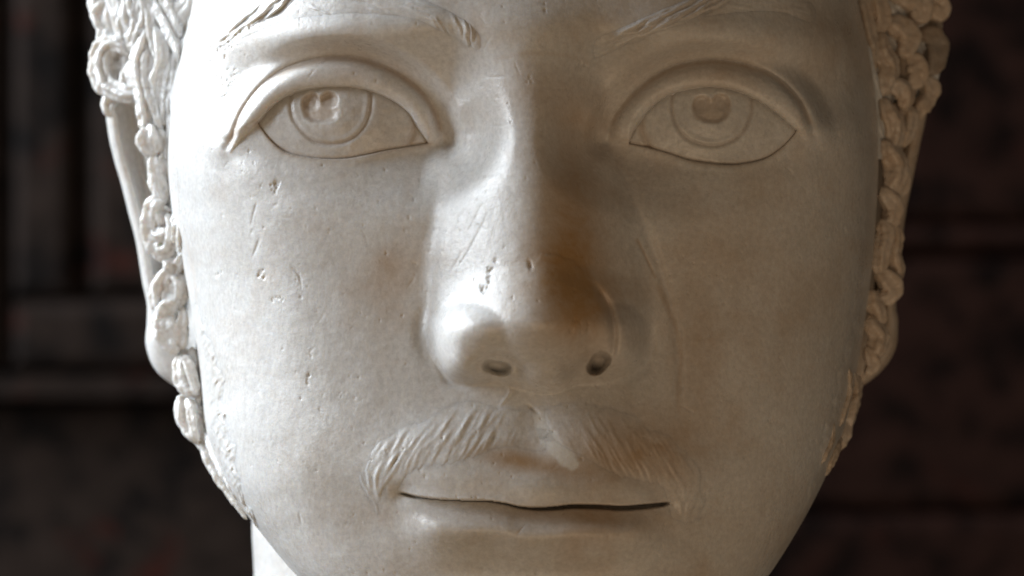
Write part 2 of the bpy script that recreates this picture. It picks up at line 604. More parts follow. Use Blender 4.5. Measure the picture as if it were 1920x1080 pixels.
    # pouch below
Z -= 2 * G(660, 356, 120, 20) + 2 * G(1320, 364, 120, 20)
Z += 2 * G(640, 325, 120, 16) + 2 * G(1335, 334, 120, 16)
Z += 7 * G(470, 310, 40, 30) 

# --- mouth
MX = [(740, 921), (754, 923), (782, 930), (823, 935), (864, 937), (912, 938), (945, 942), (977, 949), (1006, 951), (1038, 949), (1079, 945),
      (1128, 946), (1164, 948), (1205, 945), (1246, 941), (1262, 939)]
MU = [(740, 905), (778, 890), (823, 880), (872, 871), (904, 859), (953, 846), (985, 850), (1010, 856), (1035, 848), (1059, 852), (1087, 868), (1128, 886), (1168, 905), (1230, 925), (1262, 930)]
ym = spline(MX, gx)[None, :]
yup = spline(MU, gx)[None, :]
mw = (sm(735, 830, gx) * sm(1262, 1180, gx))[None, :]
mc = (sm(742, 762, gx) * sm(1260, 1240, gx))[None, :]
d = Y - ym
lip_h = np.maximum(ym - yup, 12)
s_up = np.clip(-d / lip_h, 0, 1.6)
Z += mw * np.where(d <= 0, 8 * sm(1.7, 0.5, s_up) + 8 * np.exp(d / 20), 0)
lowr = np.where(d > 0, -30 * np.exp(-np.maximum(d, 0) / 20) + 27 * np.exp(-((d - 55) / 34)**2), 0)
Z += mw * np.where(d > 0, lowr + 21 * np.exp(-(d / 10)**2) * 0, 0)
gapw = spline([(740, 2.5), (765, 4), (820, 1.2), (900, 2.0), (1000, 4.5), (1060, 7), (1100, 7.5), (1200, 8.5), (1240, 7), (1262, 3)], gx)[None, :]
Z -= mc * spline([(740, 26), (820, 13), (950, 18), (1060, 32), (1262, 32)], gx)[None, :] * sm(-1.5, 3.0, d) * sm(gapw + 3.5, gapw - 1.0, d)
Z -= 10 * G(752, 926, 16, 14) + 10 * G(1250, 942, 16, 14)
Z += 13 * G(835, 838, 85, 42, -22) + 13 * G(1160, 842, 90, 44, 22) + 6 * G(720, 905, 34, 46) + 6 * G(1285, 915, 36, 46)
Z -= 6 * G(1000, 790, 26, 40)
Z += 9 * G(1005, 915, 46, 26) + 5 * G(900, 905, 60, 22) + 5 * G(1120, 918, 60, 22)                                           # philtrum

# --- scratches, pits and worn patches of the stone
rng = np.random.RandomState(7)
PITS = np.zeros_like(Z)


def pits(x0, y0, sx, sy, n, rmin, rmax, dep, rot=0):
    c, s = math.cos(math.radians(rot)), math.sin(math.radians(rot))
    for _ in range(n):
        a, b = rng.normal(0, sx), rng.normal(0, sy)
        px, py = x0 + a * c - b * s, y0 + a * s + b * c
        r = rng.uniform(rmin, rmax)
        w = window(px - 4 * r, px + 4 * r, py - 4 * r, py + 4 * r)
        if w is None:
            continue
        an = rng.uniform(-0.6, 0.6) + 1.9
        dx, dy = X[w] - px, Y[w] - py
        k1 = dx * math.cos(an) + dy * math.sin(an)
        k2 = -dx * math.sin(an) + dy * math.cos(an)
        PITS[w] -= dep * rng.uniform(0.4, 1) * np.exp(-(k1 / (r * 1.7))**2 - (k2 / r)**2)


pits(432, 172, 11, 18, 60, 1.0, 2.4, 3.0)
pits(410, 92, 16, 9, 26, 1.2, 2.6, 4, -35)
pits(455, 62, 34, 6, 40, 1.2, 2.4, 4, -32)
pits(912, 532, 4, 24, 24, 1.5, 3.0, 3.5, 18)
pits(516, 352, 7, 6, 10, 1.4, 2.4, 4)
pits(492, 516, 4, 6, 9, 1.4, 2.4, 4)
pits(517, 562, 6, 3, 6, 1.2, 2.0, 3)
pits(408, 510, 5, 4, 5, 1.4, 2.2, 3)
pits(560, 520, 10, 14, 9, 1.0, 1.8, 1.6)
pits(578, 712, 3, 4, 4, 1.2, 2.4, 4)
pits(640, 740, 12, 8, 6, 1.0, 1.8, 1.4)
pits(1098, 612, 14, 10, 9, 1.6, 3.2, 3.5)
pits(1090, 118, 4, 4, 4, 1.5, 2.5, 4)
for _ in range(520):
    px, py = rng.uniform(380, 1600), rng.uniform(-40, 1080)
    r = rng.uniform(0.8, 1.5) * (1 + 1.2 * rng.rand()**6)
    w = window(px - 6, px + 6, py - 6, py + 6)
    PITS[w] -= rng.uniform(0.8, 2.4) * np.exp(-((X[w] - px) / r)**2 - ((Y[w] - py) / (r * rng.uniform(1, 2)))**2)
for pts, wd, dp in (
        ([(482, 378), (476, 398), (470, 424)], 1.8, -1.6), ([(486, 448), (480, 466), (472, 486)], 2.0, -1.8), ([(474, 430), (470, 440)], 2, -1.6),
        ([(546, 500), (560, 516), (566, 540)], 2, -2.5), ([(1195, 450), (1212, 484), (1228, 520)], 2.5, -2), ([(860, 500), (884, 460), (915, 400)], 2, -1.2),
        ([(880, 430), (905, 380)], 2, -1.0), ([(845, 510), (868, 470)], 2, -1.2), ([(1270, 560), (1278, 640), (1276, 700)], 2, -1.6),
        ([(1468, 310), (1485, 326), (1472, 350)], 2, -1.5), ([(938, 760), (955, 735), (945, 715)], 3, 2.5), ([(990, 760), (1010, 775)], 3, -4),
        ([(992, 488), (996, 505)], 3.5, -6), ([(560, 960), (566, 985)], 2, -2)):
    groove(PITS, pts, wd, dp)
for _ in range(90):
    px, py, an, l_ = rng.uniform(400, 1580), rng.uniform(0, 1070), rng.uniform(0, 3.14), rng.uniform(8, 34)
    groove(PITS, [(px, py), (px + l_ * .5 * math.cos(an) + rng.uniform(-2, 2), py + l_ * .5 * math.sin(an)), (px + l_ * math.cos(an), py + l_ * math.sin(an))],
           rng.uniform(1.3, 1.9), -rng.uniform(0.4, 1.3))
pits(1330, 520, 60, 40, 24, 0.9, 1.8, 1.8)
pits(1420, 760, 50, 60, 22, 0.9, 1.8, 1.8)
pits(1180, 320, 30, 20, 8, 0.9, 1.8, 2.0)
# broken strip on the moustache
CH = [(1010, 778), (1016, 806), (1040, 838), (1074, 872)]
w, dch, tch = stroke_dist(CH, 40)
chw = 11 + 5 * np.sin(np.pi * tch) + 3 * fbm(X[w], Y[w], 11, 14)
CHIP = np.zeros_like(Z)
CHIP[w] = sm(chw + 5, chw - 5, dch)

# carved whiskers of the sideburns running down the jaw
rng = np.random.RandomState(77)
SB = np.zeros_like(Z)
SBW = [(540, 4), (580, 18), (640, 32), (720, 46), (800, 48), (880, 36), (950, 18), (1000, 4)]
wsb = spline(SBW, gy)[:, None]
edge_l, edge_r = X - lR, rR - X
SBML = sm(1.0, 0.55, edge_l / wsb + 0.25 * fbm(X, Y, 91, 26, 2)) * ((gy > 540) & (gy < 1000))[:, None] * sm(2, 9, edge_l)
SBMR = sm(1.0, 0.4, edge_r / (0.9 * wsb) + 0.25 * fbm(X, Y, 92, 26, 2)) * ((gy > 540) & (gy < 1000))[:, None] * sm(2, 9, edge_r)
for k in range(190):
    yy = rng.uniform(555, 965)
    wv_ = float(spline(SBW, np.array([yy]))[0])
    ln_ = rng.uniform(26, 54)
    f = rng.uniform(0.1, 1.05)
    Lp = lambda y: float(Lf(np.array([y]))[0])
    pts = [(Lp(yy) + wv_ * f + 2, yy), (Lp(yy + ln_ * .2) + wv_ * (f - 0.22), yy + ln_ * .22),
           (Lp(yy + ln_ * .6) + wv_ * (f - 0.30), yy + ln_ * .6), (Lp(yy + ln_) + wv_ * (f - 0.12), yy + ln_)]
    wd = rng.uniform(2.4, 4.2)
    am = rng.uniform(3.0, 6.0) * (0.5 + f)
    groove(SB, pts, wd, am)
    groove(SB, [(p[0] + wd * 1.7, p[1]) for p in pts], wd, -am * 0.8)
    if k % 2 == 0:
        pr = [(float(Rf(np.array([p[1]]))[0]) - (p[0] - Lp(p[1])), p[1]) for p in pts]
        groove(SB, pr, wd * 1.2, am * .5)

# --- hair strokes of moustache and eyebrows (their own meshes)
MO = np.zeros_like(Z)
MOM = np.zeros_like(Z)
rng = np.random.RandomState(21)


def moust_strokes(mirror, amp, n, xlo, xhi):
    for k in range(n):
        f = rng.uniform(0, 1)
        x = xlo + (xhi - xlo) * f
        top = np.interp(x, [660, 690, 730, 800, 860, 930, 985], [865, 845, 815, 775, 755, 752, 765])
        bot = np.interp(x, [660, 690, 730, 800, 860, 930, 985], [965, 955, 915, 890, 868, 840, 835])
        y = rng.uniform(top, bot - 12)
        px, py = x, y
        pts = [(px, py)]
        ln = rng.uniform(28, 62) * (1.15 if x < 740 else 1)
        stp = ln / 5
        for i in range(5):
            a = -0.62 + 1.0 * sm(740, 672, np.float64(px)) * sm(840, 935, np.float64(py)) * 1.5
            if 745 < px < 800:
                a += 0.35 * sm(850, 890, np.float64(py))
            a += 0.30 * math.sin(k * 1.7 + i * 0.9) * 0.5
            L2 = math.hypot(a, 1)
            px += a / L2 * stp
            py += 1 / L2 * stp
            pts.append((px, py))
        if mirror:
            pts = [(1990 - p[0], p[1] + 12) for p in pts]
        wd = rng.uniform(2.4, 4.6)
        sg = amp * rng.uniform(0.6, 1.2)
        groove(MO, pts, wd, sg)
        groove(MO, [(p[0] + wd * 1.6, p[1] + wd * 0.4) for p in pts], wd * 1.2, -sg * 0.5)


moust_strokes(False, 1.9, 150, 660, 930)
moust_strokes(False, 0.9, 30, 890, 990)
moust_strokes(True, 1.8, 110, 640, 900)
moust_strokes(True, 0.6, 30, 860, 985)
mtop = spline([(655, 880), (690, 838), (730, 800), (800, 762), (880, 742), (1000, 748), (1110, 742), (1190, 764), (1265, 806), (1310, 846), (1345, 895)], gx)[None, :]
mbot = spline([(655, 960), (690, 985), (730, 975), (752, 915), (778, 893), (872, 874), (904, 862), (953, 850), (1010, 858), (1059, 856), (1128, 888), (1168, 907), (1244, 925), (1262, 985), (1310, 995), (1345, 955)], gx)[None, :]
MOM = sm(-10, 46, Y - mtop + 10 * fbm(X, Y, 41, 40)) * sm(6, -30, Y - mbot) * (sm(650, 715, gx) * sm(1350, 1280, gx))[None, :]
MOM = MOM * (1 - 0.55 * sm(905, 950, Y) * sm(770, 740, X))

BR = np.zeros_like(Z)
rng = np.random.RandomState(33)


def brow_strokes(n, start, direc, ln, wd, amp, bend=0.0):
    for _ in range(n):
        x0, y0 = start()
        dx, dy = direc(x0, y0)
        l = rng.uniform(*ln)
        L2 = math.hypot(dx, dy)
        dx, dy = dx / L2 * l, dy / L2 * l
        b = bend * l * rng.uniform(0.5, 1.5)
        pts = [(x0, y0), (x0 + dx * .5 - dy / l * b, y0 + dy * .5 + dx / l * b), (x0 + dx, y0 + dy)]
        w_ = rng.uniform(*wd)
        a = amp * rng.uniform(0.5, 1.2)
        groove(BR, pts, w_, a)
        groove(BR, [(p[0] + 1.5 * w_, p[1] + 1.2 * w_) for p in pts], w_ * 0.9, -a)


U = rng.uniform
brow_strokes(26, lambda: (U(400, 520), 0), lambda x, y: (1, -0.95), (60, 110), (2.2, 3.6), 4.5)
for k in range(34):
    x0 = U(404, 560)
    y0 = 92 - (x0 - 404) * 0.62 - U(0, 26)
    brow_strokes(1, lambda: (x0, y0), lambda x, y: (1, -0.9 + U(-.15, .15)), (50, 95), (2.0, 3.4), 4.5, 0.05)
brow_strokes(34, lambda: (U(560, 800), U(-30, 34)), lambda x, y: (1, 0.42 + U(-.15, .2)), (24, 60), (2.0, 3.4), 2.6, 0.05)
brow_strokes(22, lambda: (U(800, 880), U(18, 62)), lambda x, y: (0.42 - (x - 840) / 160, 1), (30, 55), (2.6, 4.0), 3.0, -0.06)
for k in range(60):
    x0 = U(1120, 1330)
    y0 = 112 - (x0 - 1120) * 0.46 - U(0, 36)
    brow_strokes(1, lambda: (x0, y0), lambda x, y: (1, -0.52 + U(-.15, .15)), (30, 70), (2.2, 3.8), 3.2, 0.04)
brow_strokes(30, lambda: (U(1320, 1520), U(-30, 22)), lambda x, y: (1, 0.25 + U(-.2, .3)), (30, 60), (2.2, 3.6), 1.8)
bl_c = spline([(395, 78), (470, 40), (560, 8), (650, 0), (760, 10), (840, 42), (900, 80)], gx)[None, :]
br_c = spline([(1100, 100), (1170, 70), (1250, 36), (1340, 8), (1440, 0), (1540, 30)], gx)[None, :]
bw = spline([(395, 26), (470, 42), (600, 42), (760, 34), (860, 36), (905, 30)], gx)[None, :]
BM1 = sm(1.0, 0.15, np.abs(Y - bl_c) / bw) * (sm(392, 414, gx) * sm(915, 885, gx))[None, :]
BM2 = sm(1.0, 0.1, np.abs(Y - br_c) / 34) * (sm(1098, 1130, gx) * sm(1545, 1510, gx))[None, :]

# stain and grey tone maps
STAIN = np.clip(0.75 * G(1068, 400, 48, 115) + 0.35 * G(1040, 500, 50, 40) + 0.62 * G(1085, 575, 62, 56) + 0.30 * G(1010, 180, 70, 40)
                + 0.8 * G(985, 866, 62, 14, 10) + 0.6 * G(1190, 840, 90, 50) + 0.22 * G(1290, 640, 40, 130) + 0.22 * G(730, 500, 26, 26)
                + 0.18 * G(690, 540, 36, 16) + 0.30 * G(1150, 990, 110, 26) + 0.28 * G(1000, 968, 180, 14) + 0.22 * G(1560, 60, 60, 60)
                + 0.22 * G(1240, 20, 90, 26) + 0.16 * G(640, 128, 90, 22) + 0.16 * G(1350, 140, 110, 26) + 0.20 * G(1400, 480, 120, 120)
                + 0.12 * G(1000, 20, 90, 40) + sm(1010, 1120, X) * np.clip(0.10 + 0.10 * fbm(X, Y, 51, 110, 4), 0, 1) + 0.14 * np.clip(fbm(X, Y, 61, 60, 4) - 0.3, 0, 1) + 0.16 * G(735, 560, 30, 40) + 0.14 * G(715, 500, 40, 24), 0, 1)
GREY_TONE = np.clip(0.30 * G(880, 712, 60, 14) + 0.30 * G(1120, 700, 60, 24) + 0.35 * G(788, 640, 12, 30) + 0.25 * G(1130, 80, 60, 40), 0, 1)  # greyer, darker tone below and beside the nose and at the right brow
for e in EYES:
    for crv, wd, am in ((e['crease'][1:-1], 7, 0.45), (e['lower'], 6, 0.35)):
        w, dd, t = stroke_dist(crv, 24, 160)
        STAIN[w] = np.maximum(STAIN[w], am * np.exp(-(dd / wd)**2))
for crv, wd, am in (([(992, 491), (1010, 505), (1036, 513), (1073, 510), (1100, 516)], 4, 0.5),
                    ([(1195, 450), (1212, 484), (1228, 520)], 4, 0.5), ([(1236, 540), (1262, 600), (1276, 660), (1272, 760), (1290, 820)], 10, 0.45),
                    ([(930, 112), (985, 100), (1060, 104), (1100, 118)], 6, 0.22)):
    w, dd, t = stroke_dist(crv, wd * 4)
    STAIN[w] = np.maximum(STAIN[w], am * np.exp(-(dd / wd)**2))
STAIN *= 1 - CHIP
ROUGH = np.clip(CHIP + np.clip(-PITS / 3, 0, 1), 0, 1)

Z += 1.0 * fbm(X, Y, 3, 90, 3) + PITS
SURF = Z                                # head surface without moustache/brows
D = (SURF - F) * sm(1.0, 0.975, UU)


def sample(A, x, y, fill=0.0):
    fx, fy = np.asarray(x) - RX0, np.asarray(y) - RY0
    ok = (fx >= 0) & (fx < RW - 1.001) & (fy >= 0) & (fy < RH - 1.001)
    fx, fy = np.clip(fx, 0, RW - 1.001), np.clip(fy, 0, RH - 1.001)
    i, j = fy.astype(int), fx.astype(int)
    a, b = fy - i, fx - j
    v = (A[i, j] * (1 - a) * (1 - b) + A[i, j + 1] * (1 - a) * b + A[i + 1, j] * a * (1 - b) + A[i + 1, j + 1] * a * b)
    return np.where(ok, v, fill)


def head_z(x, y):
    """front surface of the finished head at photo position"""
    z, u = base_front(x, y)
    return z + sample(D, x, y)


# ------------------------------------------------------------------ bust root
bust = bpy.data.objects.new("marble_bust", None)
COL.objects.link(bust)
bust.location = tuple(unproject(985, 1900, -250))
bust["label"] = "white marble portrait head of a young man with curls, moustache and brown patina"
bust["category"] = "statue"
bpy.context.view_layer.update()


def face_patch_grid(rows, cols_u):
    Yg = np.repeat(rows[:, None], len(cols_u), 1)
    l, r = Lf(rows)[:, None], Rf(rows)[:, None]
    c, wv = (l + r) / 2, (r - l) / 2
    Xg = c + wv * cols_u[None, :]
    return Xg, Yg


# front columns: even spacing along the arc of the section
ud = np.sin(np.linspace(-np.pi / 2, np.pi / 2, 20001))
zd = 560 * np.clip(1 - np.abs(ud)**PW, 0, 1)**(1 / PW)
arc = np.concatenate([[0], np.cumsum(np.hypot(np.diff(ud * 660), np.diff(zd)))])
NF = 1040
uf = np.interp(np.linspace(0, arc[-1], NF), arc, ud)
uf[0], uf[-1] = -1, 1
rows = np.concatenate([np.linspace(-780, -76, 44), np.arange(-68, 1104, 1.9), np.linspace(1106, 1285, 40)])
Xf, Yf = face_patch_grid(rows, uf)
zc, zf, zb = ZCf(rows)[:, None], ZFf(rows)[:, None], ZBf(rows)[:, None]
Zf_ = zc + (zf - zc) * np.clip(1 - np.abs(uf)**PW, 0, 1)[None, :]**(1 / PW)
Zf_ = Zf_ + sample(D, Xf, Yf)
NB = 40
tb = np.linspace(0, np.pi, NB + 2)[1:-1]
l, r = Lf(rows)[:, None], Rf(rows)[:, None]
Xb = (l + r) / 2 + (r - l) / 2 * np.cos(tb)[None, :]
Zb_ = zc + (zb - zc) * np.sin(tb)[None, :]
Yb = np.repeat(rows[:, None], NB, 1)
HX, HY, HZ = np.hstack([Xf, Xb]), np.hstack([Yf, Yb]), np.hstack([Zf_, Zb_])
nr, nc = HX.shape
pad = np.zeros((nr, NB))
attrs = {k: np.hstack([sample(A, Xf, Yf), pad]) for k, A in (("stain", STAIN), ("grey_tone", GREY_TONE), ("rough", ROUGH), ("fresh", CHIP))}
head = link_mesh("head", unproject(HX, HY, HZ), grid_quads(nr, nc, True), MARBLE, bust, attrs)


def patch(name, x0, x1, y0, y1, mask, height, parent, step=1.7, sink=-3.0, extra=None):
    """a part that lies on the face: surface + carved height, sinking below the face outside its mask"""
    xs, ys = np.arange(x0, x1, step), np.arange(y0, y1, step)
    PX, PY = np.meshgrid(xs, ys)
    m = sample(mask, PX, PY)
    z = head_z(PX, PY) + sink + m * (-sink) + sample(height, PX, PY) * m
    keep = m > 0.002
    fq = grid_quads(len(ys), len(xs))
    kf = keep.ravel()[fq].any(1)
    fq = fq[kf]
    used = np.unique(fq)
    remap = np.full(PX.size, -1)
    remap[used] = np.arange(len(used))
    st = {k: sample(A, PX, PY).ravel()[used] for k, A in (("stain", STAIN), ("grey_tone", GREY_TONE), ("rough", ROUGH), ("fresh", CHIP))}
    return link_mesh(name, unproject(PX, PY, z).reshape(-1, 3)[used], remap[fq], MARBLE, parent, st)


patch("moustache", 620, 1400, 700, 1030, MOM, 0.42 * MO * (1 - CHIP) + 1.0 - 1.0 * CHIP, bust, sink=-1.2)
patch("sideburn", 350, 520, 540, 1004, SBML, 0.42 * SB + 7, bust, step=1.4, sink=-2.0)
patch("sideburn", 1440, 1640, 540, 1004, SBMR, 0.42 * SB + 5, bust, step=1.6, sink=-2.0)
patch("eyebrow", 385, 925, -60, 130, BM1, 0.8 * BR + 4, bust)
patch("eyebrow", 1090, 1550, -60, 150, BM2, 0.6 * BR + 4, bust)

# ------------------------------------------------------------------ eyeballs with engraved irises
for e in EYES:
    xs, ys = np.arange(e['x0'] - 14, e['x1'] + 14, 1.25), np.arange(140, 326, 1.25)
    PX, PY = np.meshgrid(xs, ys)
    z = eye_surface(e, PX, PY)
    yl = spline(e['lower'], PX)
    yu = spline(e['upper'], PX)
    z = z - 3.5 * np.exp(-((yl - PY) / 5)**2) - 5 * np.exp(-(np.maximum(PY - yu, 0) / 8)**2)
    ix, iy = e['iris']
    rr = np.hypot((PX - ix), (PY - iy)) + 1.8 * fbm(PX, PY, 14, 40, 2)
    z = z - 3.8 * np.exp(-((rr - 76) / 4.4)**2) - 3.0 * sm(76, 60, rr) + 2.5 * sm(60, 0, rr)
    (ax, ay), (bx, by), (cx_, cy_) = e['pupil']
    ra, rb = np.hypot(PX - ax, PY - ay), np.hypot(PX - bx, PY - by)
    bowl = np.hypot((PX - cx_) / 35, (PY - (cy_ - 8)) / 23)
    mh = smin(smin(ra / 20, rb / 19, 0.25), bowl, 0.3) + 0.06 * fbm(PX, PY, 15, 16, 2)
    z = z - 8 * sm(1.12, 0.62, mh) - 4 * sm(19, 6, ra) - 4 * sm(18, 6, rb)
    # corner of the eye: tear duct
    C = catmull(e['car'], 40)
    dcar = np.min(np.hypot(PX[..., None] - C[:, 0], PY[..., None] - C[:, 1]), -1)
    z = z - 4.5 * np.exp(-(dcar / 6)**2)
    z = z + 0.8 * fbm(PX, PY, 9, 30) + 8 * np.exp(-((PX - e['xe']) / 105)**2 - ((PY - e['ye'] - 8) / 48)**2)
    od = np.maximum(np.maximum(yu - PY, PY - yl), np.maximum(e['x0'] - PX, PX - e['x1']))
    z = z - 4 * np.maximum(od - 3, 0)
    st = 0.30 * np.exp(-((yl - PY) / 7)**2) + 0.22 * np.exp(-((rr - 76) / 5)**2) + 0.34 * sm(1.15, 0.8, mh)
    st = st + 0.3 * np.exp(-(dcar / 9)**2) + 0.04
    dt = 0.25 * np.exp(-(np.maximum(PY - yu, 0) / 12)**2)  # greyer along the upper lid margin
    V = unproject(PX, PY, z).reshape(-1, 3)
    fq = grid_quads(len(ys), len(xs))
    incirc = (rr.ravel()[fq].mean(1) < 76)
    yq = (PY.ravel()[fq].mean(1) > 150)
    objs = []
    par = bust
    for nm, sel in (("eyeball", ~incirc), ("iris", incirc & yq)):
        f = fq[sel]
        used = np.unique(f)
        remap = np.full(len(V), -1)
        remap[used] = np.arange(len(used))
        ob = link_mesh(nm, V[used], remap[f], MARBLE, par, dict(stain=np.clip(st, 0, 1).ravel()[used], grey_tone=dt.ravel()[used]))
        par = ob

# ------------------------------------------------------------------ neck
ny = np.linspace(760, 1990, 60)
nl = spline([(760, 520), (900, 486), (985, 472), (1080, 476), (1300, 470), (1600, 420), (1900, 300), (1990, 200)], ny)
nrr = spline([(760, 1480), (1080, 1420), (1300, 1440), (1600, 1500), (1900, 1620), (1990, 1720)], ny)
th = np.linspace(0, 2 * np.pi, 97)[:-1]
NX = (nl + nrr)[:, None] / 2 + (nrr - nl)[:, None] / 2 * np.cos(th)
NZ = -330 + 430 * np.sin(th)[None, :] * np.ones_like(ny)[:, None]
NY = np.repeat(ny[:, None], 96, 1)
V = unproject(NX, NY, NZ).reshape(-1, 3)
link_mesh("neck", V, grid_quads(60, 96, True), MARBLE, bust)


# ------------------------------------------------------------------ hair
def side_z(x, y):
    """depth for hair beside the face: on the face inside its outline, falling back outside it"""
    x, y = np.asarray(x, float), np.asarray(y, float)
    l, r = Lf(y), Rf(y)
    outd = np.maximum(l - x, x - r)
    zin = base_front(x, y)[0]
    return np.where(outd > 0, ZCf(y) - 0.85 * outd, zin)


def tube(pts, strands=4, seg=20, zoff=0.0, flat=1.0, gd=0.16, fat=1.0):
    """a carved strand: a tapering, grooved tube along (x, y, r) points"""
    P = np.array([(p[0], p[1], p[2] * fat) for p in pts], float)
    zz = side_z(P[:, 0], P[:, 1]) + zoff
    ln = np.sum(np.hypot(np.diff(P[:, 0]), np.diff(P[:, 1])))
    n = int(np.clip(ln / 2.5, 14, 90))
    C = catmull(np.column_stack([P[:, 0], P[:, 1], zz, P[:, 2]]), n)
    p, r = C[:, :3], np.maximum(C[:, 3], 1.2)
    T = np.gradient(p, axis=0)
    T /= np.linalg.norm(T, axis=1)[:, None] + 1e-9
    A = np.cross(T, np.array([0, 0, 1.0]))
    A /= np.linalg.norm(A, axis=1)[:, None] + 1e-9
    B = np.cross(A, T)
    ph = np.linspace(0, 2 * np.pi, seg + 1)[:-1]
    t = np.linspace(0, 1, n)
    rg = np.random.RandomState(int(abs(P[0, 0] * 7 + P[0, 1] * 13)) % 9999)
    tw = rg.uniform(0, 6) + t * rg.uniform(-1.0, 1.0)
    gr = 1 + gd * np.cos(strands * (ph[None, :] + tw[:, None]))
    gr = gr + 0.09 * fbm(t[:, None] * ln + 500 + 0 * ph, ph[None, :] * 9 + P[0, 0], 71, 15, 2)
    endt = np.sqrt(np.clip(1 - (2 * t - 1)**8, 0.02, 1))
    rr = r[:, None] * endt[:, None] * gr
    V = p[:, None, :] + A[:, None, :] * (rr * np.cos(ph))[..., None] + B[:, None, :] * (rr * np.sin(ph) * flat)[..., None]
    V = np.concatenate([V.reshape(-1, 3), p[:1] - T[:1] * r[0] * .1, p[-1:] + T[-1:] * r[-1] * .1])
    Q = grid_quads(n, seg, True)
    nv = n * seg
    j = np.arange(seg)
    tri = np.concatenate([np.stack([np.full(seg, nv), j, (j + 1) % seg], -1),
                          np.stack([np.full(seg, nv + 1), (n - 1) * seg + (j + 1) % seg, (n - 1) * seg + j], -1)])
    return V, Q, tri


def cluster(name, tubes, parent, voxel=1.3, smooth=2, mat=None):
    """several strands carved out of one piece of marble"""
    Vs, Qs, Ts, o = [], [], [], 0
    for V, Q, t in tubes:
        Vs.append(V)
        Qs.append(Q + o)
        Ts.append(t + o)
        o += len(V)
    V = np.concatenate(Vs)
    ob = link_mesh(name, unproject(V[:, 0], V[:, 1], V[:, 2]), np.concatenate(Qs), mat or MARBLE, parent, tris=np.concatenate(Ts))
    m = ob.modifiers.new("weld", 'REMESH')
    m.mode = 'VOXEL'
    m.voxel_size = voxel * S
    m.use_smooth_shade = True
    if "worn_noise" not in bpy.data.textures:
        tx = bpy.data.textures.new("worn_noise", 'CLOUDS')
        tx.noise_scale, tx.noise_depth = 0.0022, 2
    md = ob.modifiers.new("wear", 'DISPLACE')
    md.texture = bpy.data.textures["worn_noise"]
    md.texture_coords = 'LOCAL'
    md.strength, md.mid_level = 7.0 * S, 0.5
    m2 = ob.modifiers.new("soften", 'SMOOTH')
    m2.factor, m2.iterations = 0.5, smooth
    return ob


# hair mass over the skull: wavy carved cap
HLK = [(-800, 960), (-760, 700), (-650, 470), (-450, 290), (-250, 205), (-100, 184), (-20, 190), (0, 192), (26, 188), (50, 198), (80, 206), (110, 200),
       (150, 206), (175, 222), (200, 250), (230, 285), (270, 330), (330, 350)]
HRK = [(-800, 990), (-760, 1250), (-650, 1480), (-450, 1660), (-250, 1740), (-100, 1760), (0, 1762), (26, 1764), (69, 1758), (100, 1758), (139, 1752), (185, 1740),
       (218, 1715), (260, 1690), (330, 1660), (420, 1650)]
hy = np.concatenate([np.linspace(-800, -80, 60), np.arange(-76, 300, 2.4)])
hl, hr = spline(HLK, hy), spline(HRK, hy)
Lh, Rh, zch = Lf(hy), Rf(hy), ZCf(hy)
ctl = []
top = sm(-560, -200, hy)
for i in range(len(hy)):
    c = (Lh[i] + Rh[i]) / 2
    zq = zch[i]
    a = top[i]
    ctl.append([(Lh[i] + 26, zq + 60), (Lh[i] - 6, zq + 6), ((Lh[i] * .55 + hl[i] * .45), zq - 45), (hl[i] + 14, zq - 110), (hl[i], zq - 210), (hl[i] + 40, zq - 520),
                (c - 420, zq - 1000), (c, zq - 1160), (c + 420, zq - 1000), (hr[i] - 40, zq - 520), (hr[i], zq - 210), (hr[i] - 14, zq - 110),
                ((Rh[i] * .55 + hr[i] * .45), zq - 45), (Rh[i] + 6, zq + 6), (Rh[i] - 26, zq + 60)])
NCOL = 560
# dense where the hair shows beside the face
ctl = np.array(ctl)
tpar = np.concatenate([np.linspace(0, 5, 250), np.linspace(5.05, 8.95, 60), np.linspace(9, 14, 250)])
hx, hz = np.zeros((len(hy), NCOL)), np.zeros((len(hy), NCOL))
for i in range(len(hy)):
    cc = catmull(ctl[i], 1401)
    tt = np.linspace(0, 14, 1401)
    hx[i], hz[i] = np.interp(tpar, tt, cc[:, 0]), np.interp(tpar, tt, cc[:, 1])
hyy = np.repeat(hy[:, None], NCOL, 1)
# carved waves: grooves running down and curling
ang = tpar[None, :] * 5.2 + 0.9 * np.sin(hyy / 46 + tpar[None, :] * 2.1) + 0.6 * fbm(hyy, tpar[None, :] * 60 + 0 * hyy, 4, 60)
ridge = np.abs(np.sin(ang * 1.6))**0.7 * 9 + np.abs(np.sin(ang * 4.1 + hyy / 60))**0.8 * 3.5
lump = 7 * fbm(hyy, tpar[None, :] * 55 + 0 * hyy, 8, 60)
fade = np.minimum(sm(0.3, 1.2, tpar), sm(13.7, 12.8, tpar))[None, :]
sgn = np.where(tpar < 7, -1, 1)[None, :]
hx = hx + sgn * (ridge + lump - 5) * fade * 0.8
hz = hz + (ridge + lump - 5) * fade * np.where((tpar < 5) | (tpar > 9), 0.8, 0)[None, :]
link_mesh("hair", unproject(hx, hyy, hz), grid_quads(len(hy), NCOL), MARBLE, bust)

